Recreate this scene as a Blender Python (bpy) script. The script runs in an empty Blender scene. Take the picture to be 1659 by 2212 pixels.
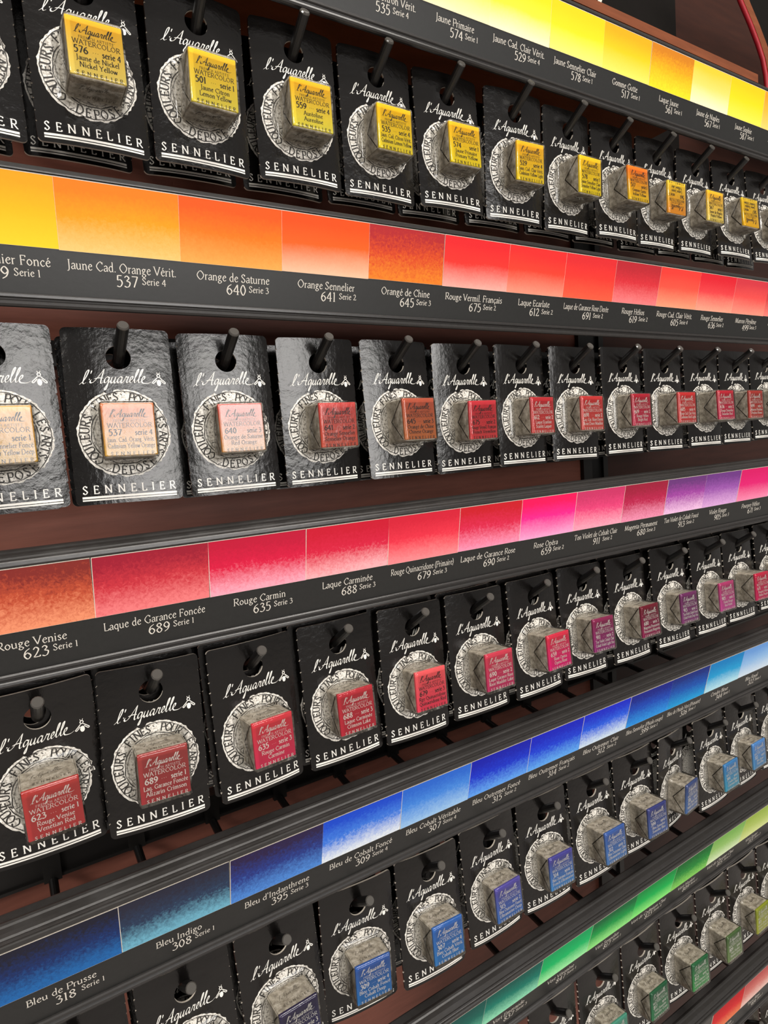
import bpy, bmesh, math, random
from math import sin, cos, pi, sqrt, atan2, hypot
from mathutils import Matrix, Vector
from mathutils.geometry import tessellate_polygon

# All lengths below are written in "pitches" (the spacing of two pegs);
# S turns them into metres: a pitch is 5 cm.
S = 0.05
C = bpy.context.scene.collection
scene = bpy.context.scene
rnd = random.Random(7)

# ------------------------------------------------------------------ camera
cam_d = bpy.data.cameras.new('camera')
cam = bpy.data.objects.new('camera', cam_d)
C.objects.link(cam)
cam_d.sensor_fit = 'HORIZONTAL'
cam_d.sensor_width = 36.0
cam_d.lens = 36.0 * 1354.286 / 1659.0
cam_d.clip_start = 0.005
cam_d.clip_end = 50
_r = ((0.847743, -0.525171, -0.074345), (-0.113244, -0.042276, -0.992667), (0.518177, 0.849946, -0.095312))
cam.matrix_world = Matrix(((_r[0][0], -_r[1][0], -_r[2][0], -2.6226 * S),
                           (_r[0][1], -_r[1][1], -_r[2][1], -5.8034 * S),
                           (_r[0][2], -_r[1][2], -_r[2][2], -2.3935 * S),
                           (0, 0, 0, 1)))
scene.camera = cam

# ------------------------------------------------------------------ light
scene.view_settings.view_transform = 'Standard'
scene.view_settings.look = 'None'
scene.view_settings.gamma = 1
scene.view_settings.exposure = 0.12
scene.view_settings.use_curve_mapping = False
world = bpy.data.worlds.new('shop_air')
scene.world = world
world.use_nodes = True
# soft light of the shop: pale floor below, dimmer walls, white ceiling above
_n, _l = world.node_tree.nodes, world.node_tree.links
_tc = _n.new('ShaderNodeTexCoord')
_sp = _n.new('ShaderNodeSeparateXYZ')
_mr = _n.new('ShaderNodeMapRange')
_mr.inputs['From Min'].default_value = -1
_rp = _n.new('ShaderNodeValToRGB')
_e = _rp.color_ramp.elements
_e[0].position, _e[0].color = 0.25, (0.62, 0.55, 0.49, 1)
_e[1].position, _e[1].color = 0.75, (0.36, 0.34, 0.32, 1)
_m = _e.new(0.47)
_m.color = (0.2, 0.19, 0.18, 1)
_l.new(_tc.outputs['Generated'], _sp.inputs[0])
_l.new(_sp.outputs[2], _mr.inputs[0])
_l.new(_mr.outputs[0], _rp.inputs[0])
_l.new(_rp.outputs[0], _n['Background'].inputs[0])
_n['Background'].inputs[1].default_value = 0.8


def area(name, loc, target, sx, sy, power, col):
    d = bpy.data.lights.new(name, 'AREA')
    d.shape = 'RECTANGLE'
    d.size, d.size_y, d.energy, d.color = sx, sy, power, col
    o = bpy.data.objects.new(name, d)
    C.objects.link(o)
    o.location = loc
    o.rotation_euler = (Vector(target) - Vector(loc)).to_track_quat('-Z', 'Y').to_euler()
    return o


area('ceiling_lamp_overhead', (0.35, -0.95, 1.75), (0.25, 0.0, -0.2), 1.6, 0.5, 40, (1.0, 0.95, 0.88))
area('added_left_lamp', (-2.1, -2.0, 1.25), (0.1, 0.0, -0.2), 1.0, 0.4, 40, (1.0, 0.96, 0.9))  # unseen lamp added to brighten the card tops, kept left to avoid glare
area('shop_front_window', (0.55, -2.9, 0.3), (0.3, 0, -0.1), 1.6, 0.9, 44, (1.0, 0.97, 0.94))

# ------------------------------------------------------------------ materials


def lin(c):
    return tuple(((v / 255) / 12.92 if v / 255 <= 0.04045 else ((v / 255 + 0.055) / 1.055) ** 2.4) for v in c) + (1,)


def new_mat(name):
    m = bpy.data.materials.new(name)
    m.use_nodes = True
    return m, m.node_tree.nodes, m.node_tree.links, m.node_tree.nodes['Principled BSDF']


def noise(n, l, scale, detail=4, rough=0.6, coord='Object', vec_scale=None):
    tc = n.new('ShaderNodeTexCoord')
    t = n.new('ShaderNodeTexNoise')
    t.inputs['Scale'].default_value = scale
    t.inputs['Detail'].default_value = detail
    t.inputs['Roughness'].default_value = rough
    src = tc.outputs[coord]
    if vec_scale:
        mp = n.new('ShaderNodeMapping')
        mp.inputs['Scale'].default_value = vec_scale
        l.new(src, mp.inputs[0])
        src = mp.outputs[0]
    l.new(src, t.inputs['Vector'])
    return t


def bump(n, l, height, strength, dist, bsdf):
    b = n.new('ShaderNodeBump')
    b.inputs['Strength'].default_value = strength
    b.inputs['Distance'].default_value = dist
    l.new(height, b.inputs['Height'])
    l.new(b.outputs[0], bsdf.inputs['Normal'])
    return b


def ramp(n, l, fac, stops):
    r = n.new('ShaderNodeValToRGB')
    e = r.color_ramp.elements
    while len(e) < len(stops):
        e.new(0.5)
    for k, (p, c) in enumerate(stops):
        e[k].position = p
        e[k].color = c
    l.new(fac, r.inputs[0])
    return r


def simple(name, col, rough=0.5, metal=0.0, spec=0.5, var=0.0, bscale=0, bstr=0, bdist=0.0004):
    m, n, l, b = new_mat(name)
    b.inputs['Base Color'].default_value = lin(col)
    b.inputs['Roughness'].default_value = rough
    b.inputs['Metallic'].default_value = metal
    b.inputs['Specular IOR Level'].default_value = spec
    if var or bscale:
        t = noise(n, l, bscale or 300)
        if var:
            c = lin(col)
            r = ramp(n, l, t.outputs[0], [(0.3, tuple(v * (1 - var) for v in c[:3]) + (1,)), (0.7, tuple(min(1, v * (1 + var)) for v in c[:3]) + (1,))])
            l.new(r.outputs[0], b.inputs['Base Color'])
        if bstr:
            bump(n, l, t.outputs[0], bstr, bdist, b)
    return m


M = {}
# glossy black printed card with a slightly crinkled laminate
m, n, l, b = new_mat('black_card')
b.inputs['Base Color'].default_value = lin((19, 17, 16))
b.inputs['Roughness'].default_value = 0.17
b.inputs['Specular IOR Level'].default_value = 0.5
t1 = noise(n, l, 420, 5, 0.6)
t2 = noise(n, l, 75, 2, 0.5)
ad = n.new('ShaderNodeMath'); ad.operation = 'MULTIPLY_ADD'
l.new(t2.outputs[0], ad.inputs[0]); ad.inputs[1].default_value = 2.6; l.new(t1.outputs[0], ad.inputs[2])
bump(n, l, ad.outputs[0], 0.4, 0.0004, b)
M['card'] = m
M['core'] = simple('card_core', (214, 204, 190), 0.85, var=0.12, bscale=900)
M['white_ink'] = simple('white_ink', (238, 234, 226), 0.45)
M['black_ink'] = simple('black_ink', (34, 26, 18), 0.5)
M['seal_ink'] = simple('seal_ink', (40, 36, 32), 0.6)
M['plastic'] = simple('black_plastic', (17, 16, 16), 0.3, var=0.15, bscale=700, bstr=0.12)
M['rail'] = simple('rail_plastic', (44, 42, 41), 0.3, var=0.12, bscale=350, bstr=0.1)
M['label'] = simple('label_paper', (29, 29, 28), 0.42, var=0.12, bscale=500, bstr=0.06)
M['cap'] = simple('smoky_cap', (74, 71, 67), 0.12)
M['label_ink'] = simple('label_ink', (216, 209, 198), 0.5)
M['faint_ink'] = simple('faint_ink', (78, 70, 60), 0.6)
M['black_metal'] = simple('black_metal', (20, 18, 17), 0.4)

# cream seal printed with a mottled engraving
m, n, l, b = new_mat('seal_print')
t = noise(n, l, 900, 6, 0.75)
r = ramp(n, l, t.outputs[0], [(0.36, lin((96, 90, 82))), (0.46, lin((200, 194, 184))), (0.6, lin((244, 240, 232)))])
l.new(r.outputs[0], b.inputs['Base Color'])
b.inputs['Roughness'].default_value = 0.42
M['seal'] = m
# crumpled grey foil of the wrapped pan
m, n, l, b = new_mat('grey_foil')
t = noise(n, l, 330, 5, 0.65)
r = ramp(n, l, t.outputs[0], [(0.28, lin((120, 111, 99))), (0.5, lin((182, 173, 158))), (0.7, lin((226, 218, 206)))])
l.new(r.outputs[0], b.inputs['Base Color'])
b.inputs['Metallic'].default_value = 0.1
b.inputs['Roughness'].default_value = 0.42
bump(n, l, t.outputs[0], 0.5, 0.0006, b)
M['foil'] = m
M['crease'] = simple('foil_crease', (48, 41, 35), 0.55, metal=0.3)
# thin clear blister
m, n, l, b = new_mat('clear_blister')
n.remove(b)
out = n['Material Output']
tr = n.new('ShaderNodeBsdfTransparent'); tr.inputs[0].default_value = (0.95, 0.95, 0.94, 1)
gl = n.new('ShaderNodeBsdfGlossy'); gl.inputs['Roughness'].default_value = 0.12
gl.inputs['Color'].default_value = (0.9, 0.9, 0.9, 1)
fr = n.new('ShaderNodeFresnel'); fr.inputs[0].default_value = 1.45
mx = n.new('ShaderNodeMixShader')
l.new(fr.outputs[0], mx.inputs[0]); l.new(tr.outputs[0], mx.inputs[1]); l.new(gl.outputs[0], mx.inputs[2])
l.new(mx.outputs[0], out.inputs[0])
t = noise(n, l, 150, 2)
bp = n.new('ShaderNodeBump'); bp.inputs['Strength'].default_value = 0.4; bp.inputs['Distance'].default_value = 0.0005
l.new(t.outputs[0], bp.inputs['Height']); l.new(bp.outputs[0], gl.inputs['Normal'])
M['blister'] = m


def wood(name, dark, light, rough=0.45):
    m, n, l, b = new_mat(name)
    t = noise(n, l, 60, 6, 0.6, vec_scale=(0.35, 1, 3.2))
    r = ramp(n, l, t.outputs[0], [(0.3, lin(dark)), (0.7, lin(light))])
    l.new(r.outputs[0], b.inputs['Base Color'])
    b.inputs['Roughness'].default_value = rough
    b.inputs['Specular IOR Level'].default_value = 0.25
    return m


M['wood'] = wood('brown_laminate', (112, 66, 54), (132, 80, 66))
M['shaded_dark_wood'] = wood('shaded_dark_laminate', (44, 24, 19), (56, 31, 25))  # darker brown panel, part of its darkness is shade put into the colour
M['board_wood'] = wood('brown_board', (44, 18, 9), (54, 24, 13), 0.9)
M['edge_wood'] = wood('orange_wood_edge', (104, 55, 30), (130, 71, 42))
M['red'] = simple('red_cord', (160, 20, 36), 0.45)
M['board'] = simple('matt_black_board', (17, 14, 12), 0.9, 0, 0.1, var=0.1, bscale=200)


def swatch_mat(k, top, mid, bot, grain):
    """A wash of pigment that thins out downwards, granulating on the paper."""
    m, n, l, b = new_mat('watercolour_wash_%d' % k)
    tc = n.new('ShaderNodeTexCoord')
    sep = n.new('ShaderNodeSeparateXYZ')
    l.new(tc.outputs['Generated'], sep.inputs[0])
    t = noise(n, l, 640, 4, 0.75)
    t.inputs['Distortion'].default_value = 0.6
    t2 = noise(n, l, 70, 2, 0.5, vec_scale=(0.4, 1, 1))
    mm = n.new('ShaderNodeMath'); mm.operation = 'MULTIPLY_ADD'
    l.new(t.outputs[0], mm.inputs[0]); mm.inputs[1].default_value = grain * 3.0; l.new(sep.outputs[2], mm.inputs[2])
    m2 = n.new('ShaderNodeMath'); m2.operation = 'MULTIPLY_ADD'
    l.new(t2.outputs[0], m2.inputs[0]); m2.inputs[1].default_value = 0.16; l.new(mm.outputs[0], m2.inputs[2])
    m3 = n.new('ShaderNodeMath'); m3.operation = 'SUBTRACT'
    l.new(m2.outputs[0], m3.inputs[0]); m3.inputs[1].default_value = grain * 1.5 + 0.08
    r = ramp(n, l, m3.outputs[0], [(p, tuple(v * 0.88 for v in lin(c)[:3]) + (1,)) for p, c in ((0.03, bot), (0.5, mid), (0.86, top))])
    l.new(r.outputs[0], b.inputs['Base Color'])
    b.inputs['Roughness'].default_value = 0.6
    b.inputs['Specular IOR Level'].default_value = 0.3
    return m


def wrap_mat(k, top, bot):
    m, n, l, b = new_mat('printed_wrapper_%d' % k)
    tc = n.new('ShaderNodeTexCoord')
    sep = n.new('ShaderNodeSeparateXYZ')
    l.new(tc.outputs['Generated'], sep.inputs[0])
    r = ramp(n, l, sep.outputs[2], [(0.1, lin(bot)), (0.9, lin(top))])
    l.new(r.outputs[0], b.inputs['Base Color'])
    b.inputs['Roughness'].default_value = 0.22
    t = noise(n, l, 200, 3, 0.55)
    bump(n, l, t.outputs[0], 0.5, 0.0006, b)
    return m


# ------------------------------------------------------------------ mesh helpers


def mesh(name, verts, faces, mats, idx=None, smooth=False):
    me = bpy.data.meshes.new(name)
    me.from_pydata([(v[0] * S, v[1] * S, v[2] * S) for v in verts], [], faces)
    for mt in (mats if isinstance(mats, (list, tuple)) else [mats]):
        me.materials.append(mt)
    if idx:
        me.polygons.foreach_set('material_index', idx)
    if smooth:
        me.polygons.foreach_set('use_smooth', [True] * len(me.polygons))
    me.update()
    return me


def fix(me):
    bm = bmesh.new(); bm.from_mesh(me)
    bmesh.ops.recalc_face_normals(bm, faces=bm.faces[:])
    bm.to_mesh(me); bm.free()
    return me


def link(name, me, parent=None, mat=None):
    o = bpy.data.objects.new(name, me)
    C.objects.link(o)
    if parent is not None:
        o.parent = parent
    if mat is not None:
        o.matrix_basis = mat
    return o


def tag(o, label, cat, group=None, kind=None):
    o['label'] = label
    if cat:
        o['category'] = cat
    if group:
        o['group'] = group
    if kind:
        o['kind'] = kind
    return o


def empty(name, loc, rot=None):
    o = bpy.data.objects.new(name, None)
    C.objects.link(o)
    o.empty_display_size = 0.01
    m = rot.to_4x4() if rot is not None else Matrix.Identity(4)
    m.translation = Vector(loc) * S
    o.matrix_world = m
    return o


def box(x0, x1, y0, y1, z0, z1):
    v = [(x, y, z) for x in (x0, x1) for y in (y0, y1) for z in (z0, z1)]
    f = [(0, 1, 3, 2), (4, 6, 7, 5), (0, 4, 5, 1), (2, 3, 7, 6), (0, 2, 6, 4), (1, 5, 7, 3)]
    return v, f


def join(parts):
    V, F = [], []
    for v, f in parts:
        o = len(V)
        V += v
        F += [tuple(i + o for i in q) for q in f]
    return V, F


def tube(path, r, seg=12, caps=True, up=(0, 0, 1)):
    V, F = [], []
    P = [Vector(p) for p in path]
    for k, p in enumerate(P):
        d = (P[min(k + 1, len(P) - 1)] - P[max(k - 1, 0)]).normalized()
        a = d.cross(Vector(up))
        a = (a if a.length > 1e-4 else d.cross(Vector((1, 0, 0)))).normalized()
        bb = d.cross(a).normalized()
        rr = r[k] if isinstance(r, (list, tuple)) else r
        for s in range(seg):
            an = 2 * pi * s / seg
            V.append(tuple(p + a * (rr * cos(an)) + bb * (rr * sin(an))))
    for k in range(len(P) - 1):
        for s in range(seg):
            F.append((k * seg + s, k * seg + (s + 1) % seg, (k + 1) * seg + (s + 1) % seg, (k + 1) * seg + s))
    if caps:
        F.append(tuple(range(seg - 1, -1, -1)))
        F.append(tuple((len(P) - 1) * seg + s for s in range(seg)))
    return V, F


def extrude_profile(prof, x0, x1, dz0=0.0, dz1=0.0):
    """Closed (y, z) outline swept along x."""
    k = len(prof)
    V = [(x0, y, z + dz0) for y, z in prof] + [(x1, y, z + dz1) for y, z in prof]
    F = [(i, (i + 1) % k, k + (i + 1) % k, k + i) for i in range(k)]
    F += [tuple(reversed(range(k))), tuple(range(k, 2 * k))]
    return V, F

# ------------------------------------------------------------------ pen lettering
# Glyphs in 1/100 of an em: '~' a smooth curve, 's x,y,w' a serif, 'd x,y' a dot.


G = {
 'a': (39, '~8,35 20,44 31,35 31,9 37,1;~31,26 12,20 6,10 15,0 31,9'),
 'b': (45, '10,75 10,3;~10,33 25,44 39,23 25,0 10,8;s8,74,4'),
 'c': (38, '~34,36 22,44 7,23 20,0 35,9'),
 'd': (46, '36,75 36,2;~36,33 22,44 7,22 20,0 36,10;s34,74,4;s39,1,4'),
 'e': (40, '~8,24 33,30 30,41 20,44 7,22 20,0 36,9'),
 'f': (27, '~30,69 22,76 14,65 14,2;5,43 26,43;s14,1,8'),
 'g': (42, '~29,35 20,44 8,32 20,18 31,30 29,35;~17,18 9,10 22,4 37,-7 22,-21 6,-13 14,1;29,41 40,43'),
 'h': (46, '10,75 10,1;~10,31 24,44 35,33 35,1;s10,1,7;s35,1,7;s8,74,4'),
 'i': (23, '11,43 11,1;s11,1,7;s8,43,4;d11,61'),
 'k': (42, '10,75 10,1;10,18 32,43;16,24 37,1;s10,1,7'),
 'l': (22, '11,75 11,1;s11,1,7;s8,74,4'),
 'm': (66, '10,43 10,1;~10,31 22,44 32,33 32,1;~32,31 44,44 54,33 54,1;s10,1,7;s32,1,7;s54,1,7;s7,43,4'),
 'n': (46, '10,43 10,1;~10,31 24,44 35,33 35,1;s10,1,7;s35,1,7;s7,43,4'),
 'o': (45, '~22,44 39,22 22,0 6,22 22,44'),
 'p': (46, '10,43 10,-21;~10,33 25,44 39,22 25,0 10,8;s10,-21,7;s7,43,4'),
 'q': (46, '36,43 36,-21;~36,33 22,44 7,22 20,0 36,10;s36,-21,7'),
 'r': (31, '10,43 10,1;~10,29 18,41 29,41;s10,1,7;s7,43,4'),
 's': (33, '~27,37 17,44 8,35 17,24 27,12 17,0 6,7'),
 't': (28, '~13,57 13,8 20,0 28,6;4,43 26,43'),
 'u': (46, '~9,43 9,11 20,0 35,12;35,43 35,1;s6,43,4;s32,43,4;s38,1,4'),
 'v': (40, '5,43 20,1;20,1 35,43;s5,43,6;s35,43,5'),
 'w': (57, '4,43 16,1;16,1 28,43;28,43 40,1;40,1 52,43;s4,43,5;s52,43,5'),
 'x': (40, '6,43 34,1;6,1 34,43;s6,43,5;s34,43,5;s6,1,5;s34,1,5'),
 'y': (40, '5,43 20,3;~35,43 20,3 12,-18 4,-20;s5,43,6;s35,43,5'),
 'z': (38, '7,43 32,43;32,43 7,1;7,1 33,1'),
 'A': (60, '5,1 29,70;28,70 54,1;14,26 43,26;s5,1,7;s54,1,7'),
 'B': (51, '12,69 12,1;~12,69 37,66 36,42 12,37;~12,37 45,34 43,5 12,1;s9,69,6;s9,1,6'),
 'C': (62, '~55,56 37,71 8,35 35,-1 57,13;55,52 55,68'),
 'D': (68, '12,69 12,1;~12,69 42,68 61,35 43,3 12,1;s9,69,6;s9,1,6'),
 'E': (51, '12,69 12,1;9,69 43,69;12,37 35,37;9,1 46,1;43,69 43,58;46,1 46,13;35,42 35,31;s9,1,5'),
 'F': (47, '12,69 12,1;9,69 42,69;12,37 34,37;42,69 42,58;34,42 34,31;s12,1,8'),
 'G': (66, '~55,56 37,71 8,35 35,-1 56,8;56,8 56,29;s56,29,8;55,52 55,68'),
 'H': (68, '14,69 14,1;54,69 54,1;14,37 54,37;s14,69,8;s14,1,8;s54,69,8;s54,1,8'),
 'I': (28, '14,69 14,1;s14,69,8;s14,1,8'),
 'J': (29, '~16,69 16,5 10,-12 1,-14;s16,69,8'),
 'K': (60, '14,69 14,1;14,34 48,69;22,40 54,1;s14,69,8;s14,1,8;s48,69,6;s54,1,6'),
 'L': (48, '12,69 12,1;9,1 43,1;43,1 45,15;s12,69,8'),
 'M': (78, '9,1 14,69;14,69 39,3;39,3 62,69;62,69 68,1;s9,1,7;s68,1,7;s11,69,5;s65,69,5'),
 'N': (70, '12,1 12,69;12,69 57,1;57,1 57,69;s12,1,8;s57,69,8;s9,69,5'),
 'O': (72, '~36,71 65,35 36,-1 7,35 36,71'),
 'P': (50, '12,69 12,1;~12,69 45,66 43,35 12,33;s9,69,5;s12,1,8'),
 'Q': (72, '~36,71 65,35 36,-1 7,35 36,71;~36,0 52,-10 70,-14'),
 'R': (58, '12,69 12,1;~12,69 44,66 42,37 12,35;25,35 53,1;s9,69,5;s12,1,8;s54,1,5'),
 'S': (47, '~36,58 24,71 9,55 22,38 39,18 22,-1 8,12;37,54 37,68;8,2 8,16'),
 'T': (58, '29,69 29,1;5,69 53,69;5,69 5,58;53,69 53,58;s29,1,8'),
 'U': (66, '~12,69 12,14 32,-1 53,14 53,69;s12,69,8;s53,69,7'),
 'V': (60, '5,69 30,1;30,1 55,69;s5,69,8;s55,69,7'),
 'W': (86, '5,69 24,1;24,1 43,69;43,69 62,1;62,1 81,69;s5,69,7;s81,69,7'),
 'Y': (56, '5,69 28,34;28,34 51,69;28,34 28,1;s5,69,7;s51,69,7;s28,1,8'),
 '0': (48, '~24,67 41,33 24,-1 7,33 24,67'), '1': (32, '17,67 17,1;9,60 17,67;s17,1,8'),
 '2': (48, '~9,53 22,67 37,52 26,26 8,2;8,2 42,2;42,2 43,11'),
 '3': (46, '~9,57 22,67 35,54 20,37;~20,37 40,28 34,6 20,-1 6,5'),
 '4': (50, '34,67 34,1;34,67 5,21;5,21 46,21;s34,1,7'),
 '5': (46, '38,67 14,67;14,67 12,38;~12,38 30,41 39,22 26,0 7,3'),
 '6': (48, '~38,66 16,50 7,20 24,-1 41,20 24,39 9,26'),
 '7': (46, '7,66 42,66;42,66 18,1'),
 '8': (48, '~24,67 38,52 24,37 8,18 24,-1 40,18 24,37 10,52 24,67'),
 '9': (48, '~10,0 32,16 41,46 24,67 7,46 24,27 39,40'),
 '.': (20, 'd10,3'), ',': (20, '10,5 6,-10'), "'": (18, '9,75 8,56'), ' ': (24, ''),
 '(': (26, '~22,74 8,30 22,-14'), ')': (26, '~4,74 18,30 4,-14'), '*': (34, 'd17,30'),
}
G['é'] = (G['e'][0], G['e'][1] + ';18,53 27,66')
G['É'] = (G['E'][0], G['E'][1] + ';24,78 33,90')
G['ç'] = (G['c'][0], G['c'][1] + ';~21,0 27,-9 15,-17')
G['è'] = (G['e'][0], G['e'][1] + ';13,66 23,53')


def catmull(P, sub):
    closed = P[0] == P[-1] and len(P) > 3
    out = []
    k = len(P)
    for i in range(k - 1):
        p1, p2 = P[i], P[i + 1]
        p0 = P[i - 1] if i > 0 else (P[-2] if closed else (2 * p1[0] - p2[0], 2 * p1[1] - p2[1]))
        p3 = P[i + 2] if i + 2 < k else (P[1] if closed else (2 * p2[0] - p1[0], 2 * p2[1] - p1[1]))
        for s in range(sub):
            t = s / sub
            out.append(tuple(0.5 * (2 * p1[c] + (p2[c] - p0[c]) * t + (2 * p0[c] - 5 * p1[c] + 4 * p2[c] - p3[c]) * t * t
                                    + (3 * p1[c] - p0[c] - 3 * p2[c] + p3[c]) * t ** 3) for c in (0, 1)))
    out.append(P[-1])
    return out


def ribbon(P, wfun, V, F):
    o = len(V)
    k = len(P)
    for i, p in enumerate(P):
        a, b = P[max(i - 1, 0)], P[min(i + 1, k - 1)]
        dx, dy = b[0] - a[0], b[1] - a[1]
        L = hypot(dx, dy) or 1e-6
        w = wfun(atan2(dy, dx), i / (k - 1)) / 2
        nx, ny = -dy / L * w, dx / L * w
        V += [(p[0] + nx, p[1] + ny), (p[0] - nx, p[1] - ny)]
    for i in range(k - 1):
        q = o + 2 * i
        F.append((q, q + 1, q + 3, q + 2))


def glyph(ch, bold=1.0, sub=4):
    V, F = [], []
    thick, thin = 9.5 * bold, 4.2 * bold

    def pen(an, t):
        return thin + (thick - thin) * abs(sin(an - 0.3))
    for st in G.get(ch, G[' '])[1].split(';'):
        if not st:
            continue
        k = st[0]
        if k == 's':
            x, y, w = (float(q) for q in st[1:].split(','))
            ribbon([(x - w, y), (x + w, y)], lambda a, t: 4.2 * bold, V, F)
        elif k == 'd':
            x, y = (float(q) for q in st[1:].split(','))
            o = len(V)
            V += [(x + 5.6 * bold * cos(a * pi / 4), y + 5.6 * bold * sin(a * pi / 4)) for a in range(8)]
            F.append(tuple(range(o, o + 8)))
        else:
            P = [tuple(float(c) for c in q.split(',')) for q in st.lstrip('~').split()]
            if k == '~':
                P = catmull(P, sub)
            ribbon(P, pen, V, F)
    return V, F


def text2d(s, cap, x=0.0, y=0.0, align='c', track=0.0, bold=1.0, sub=4, fit=None, slant=0.0, squeeze=1.0):
    """Flat lettering: verts (x, z) and faces, cap height `cap`."""
    k = cap / 70.0
    adv = [G.get(c, G[' '])[0] * k * squeeze + track for c in s]
    W = sum(adv) - track
    q = squeeze
    if fit and W > fit:
        q = squeeze * fit / W
        adv = [a * fit / W for a in adv]
        W = fit
    px = x - (W / 2 if align == 'c' else (W if align == 'r' else 0))
    V, F = [], []
    for c, a in zip(s, adv):
        v, f = glyph(c, bold, sub)
        o = len(V)
        V += [(px + (p[0] + slant * p[1]) * k * q, y + p[1] * k) for p in v]
        F += [tuple(i + o for i in g) for g in f]
        px += a
    return V, F


SCRIPT = [
 [(-.25, -.1), (.1, .35), (.4, 1.2), (.5, 2.0), (.35, 2.1), (.2, 1.6), (.12, .4), (.25, 0), (.55, .2)],
 [(.88, 2.05), (.84, 1.55)], [(.86, .75), (.84, .6)],
 [(1.15, .62), (1.0, .45), (1.12, .12), (1.5, .3), (1.95, 1.2), (2.4, 2.25)],
 [(2.4, 2.25), (2.35, 1.2), (2.34, .3), (2.45, 0), (2.7, .2)], [(1.45, .72), (1.9, .86), (2.55, .82)],
 [(3.28, .88), (3.0, 1.0), (2.78, .5), (2.92, .05), (3.2, .4), (3.34, 1.0)],
 [(3.34, 1.0), (3.3, -.5), (3.2, -1.05), (3.08, -.8), (3.3, -.1), (3.6, .5), (3.68, 1.0)],
 [(3.68, 1.0), (3.62, .3), (3.8, 0), (4.05, .5), (4.12, 1.0)], [(4.12, 1.0), (4.07, .2), (4.2, 0), (4.42, .35)],
 [(4.95, .88), (4.7, 1.0), (4.46, .5), (4.6, .02), (4.88, .4), (5.0, 1.0)], [(5.0, 1.0), (4.95, .2), (5.1, 0), (5.32, .4), (5.45, 1.08)],
 [(5.45, 1.08), (5.55, .9), (5.76, .94), (5.68, .3), (5.8, 0), (6.02, .28)],
 [(6.02, .28), (6.3, .55), (6.36, .92), (6.18, 1.0), (6.05, .5), (6.2, .02), (6.5, .25)],
 [(6.5, .25), (6.82, 1.3), (6.9, 2.05), (6.76, 2.08), (6.66, 1.2), (6.7, .2), (6.85, 0), (7.05, .25)],
 [(7.05, .25), (7.37, 1.3), (7.45, 2.05), (7.31, 2.08), (7.21, 1.2), (7.25, .2), (7.4, 0), (7.6, .28)],
 [(7.6, .28), (7.88, .55), (7.94, .92), (7.76, 1.0), (7.63, .5), (7.78, .02), (8.1, -.12), (8.6, -.12), (9.0, .12)],
]


def script2d(x0, y0, width, height, slope=0.0, bold=1.0, sub=4):
    """l'Aquarelle in a brush script; `height` is the height of the capital."""
    kx, ky = width / 9.6, height / 2.25
    V, F = [], []

    def pen(an, t):
        return (0.07 + 0.17 * abs(sin(an - 0.75)) ** 1.3) * bold * (0.55 + 0.45 * sin(pi * min(1, max(0, t * 1.1)) ** 0.6))
    for st in SCRIPT:
        ribbon(catmull(st, sub), pen, V, F)
    V = [((v[0] + .28 * v[1] + .3) * kx, v[1] * ky) for v in V]
    return [(x0 + v[0], y0 + v[1] + slope * v[0]) for v in V], F


def bee2d(cx, cy, s):
    V, F = [], []

    def ell(x, z, a, b, k=14):
        o = len(V)
        V.extend((cx + s * (x + a * cos(2 * pi * i / k)), cy + s * (z + b * sin(2 * pi * i / k))) for i in range(k))
        F.append(tuple(range(o, o + k)))
    w = lambda a, t: 0.13 * s
    ell(0, -.55, .34, .5)
    for sg in (-1, 1):
        ribbon([(cx + s * x * sg, cy + s * z) for x, z in catmull([(.18, .3), (.6, -.1), (1.0, -.5), (.8, -.62), (.3, -.1)], 4)], w, V, F)
    ribbon([(cx + s * x, cy + s * z) for x, z in catmull([(0, .85), (.24, .6), (0, .32), (-.24, .6), (0, .85)], 5)], w, V, F)
    for sg in (-1, 1):
        ribbon([(cx + sg * s * .1, cy + s * .82), (cx + sg * s * .22, cy + s * 1.12)], lambda a, t: 0.08 * s, V, F)
    return V, F


def join2(parts):
    return join(parts)

# ------------------------------------------------------------------ setting
ZR = {'A': 3.0732, 'B': 0.0, 'C': -3.1219, 'D': -6.2356, 'E': -9.3391, 'F': -12.42}
SL = {'A': .0012, 'B': -.0019, 'C': -.0037, 'D': -.0034, 'E': .011, 'F': .006}
TILT = {'A': .162, 'B': .220, 'C': .204, 'D': .250, 'E': .295, 'F': .2}
X0 = {'A': 3.925, 'B': -1.9647, 'C': -2.0235, 'D': -2.1357, 'E': 2.906, 'F': 9.764}
PS = {'A': .9986, 'B': .9923, 'C': 1.0002, 'D': 1.009, 'E': 1.0, 'F': 1.0}
XL, XR = -3.6, 14.0
WY = 3.0                                   # depth of the back panel
SH = 0.554                                 # height of a colour swatch
STRUT = 7.55

o = link('wall_back', mesh('wall_back', *box(XL - 3, STRUT, WY, WY + .3, -30, 12), M['wood']))
tag(o, None or 'brown laminate back panel behind the hanging cards', None, kind='structure')
o = link('wall_right', mesh('wall_right', *box(STRUT, 22, WY, WY + .3, -30, 12), M['shaded_dark_wood']))
tag(o, 'dark brown back panel beyond the slotted upright, partly painted shade', None, kind='structure')

up = empty('slotted_upright', (STRUT + .25, WY, -4))
tag(up, 'black slotted metal upright on the back panel between two brown boards', 'upright')
parts = [box(-.3, -.05, -.09, -.005, -12, 8.2), box(.3, .44, -.09, -.005, -12, 8.2)]
link('flange', mesh('flange', *join(parts), M['black_metal']), up)
link('web', mesh('web', *box(-.05, .3, -.03, -.005, -12, 8.2), M['plastic']), up)


def zrail(r, x):
    return ZR[r] + SL[r] * (x - 4)


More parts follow.
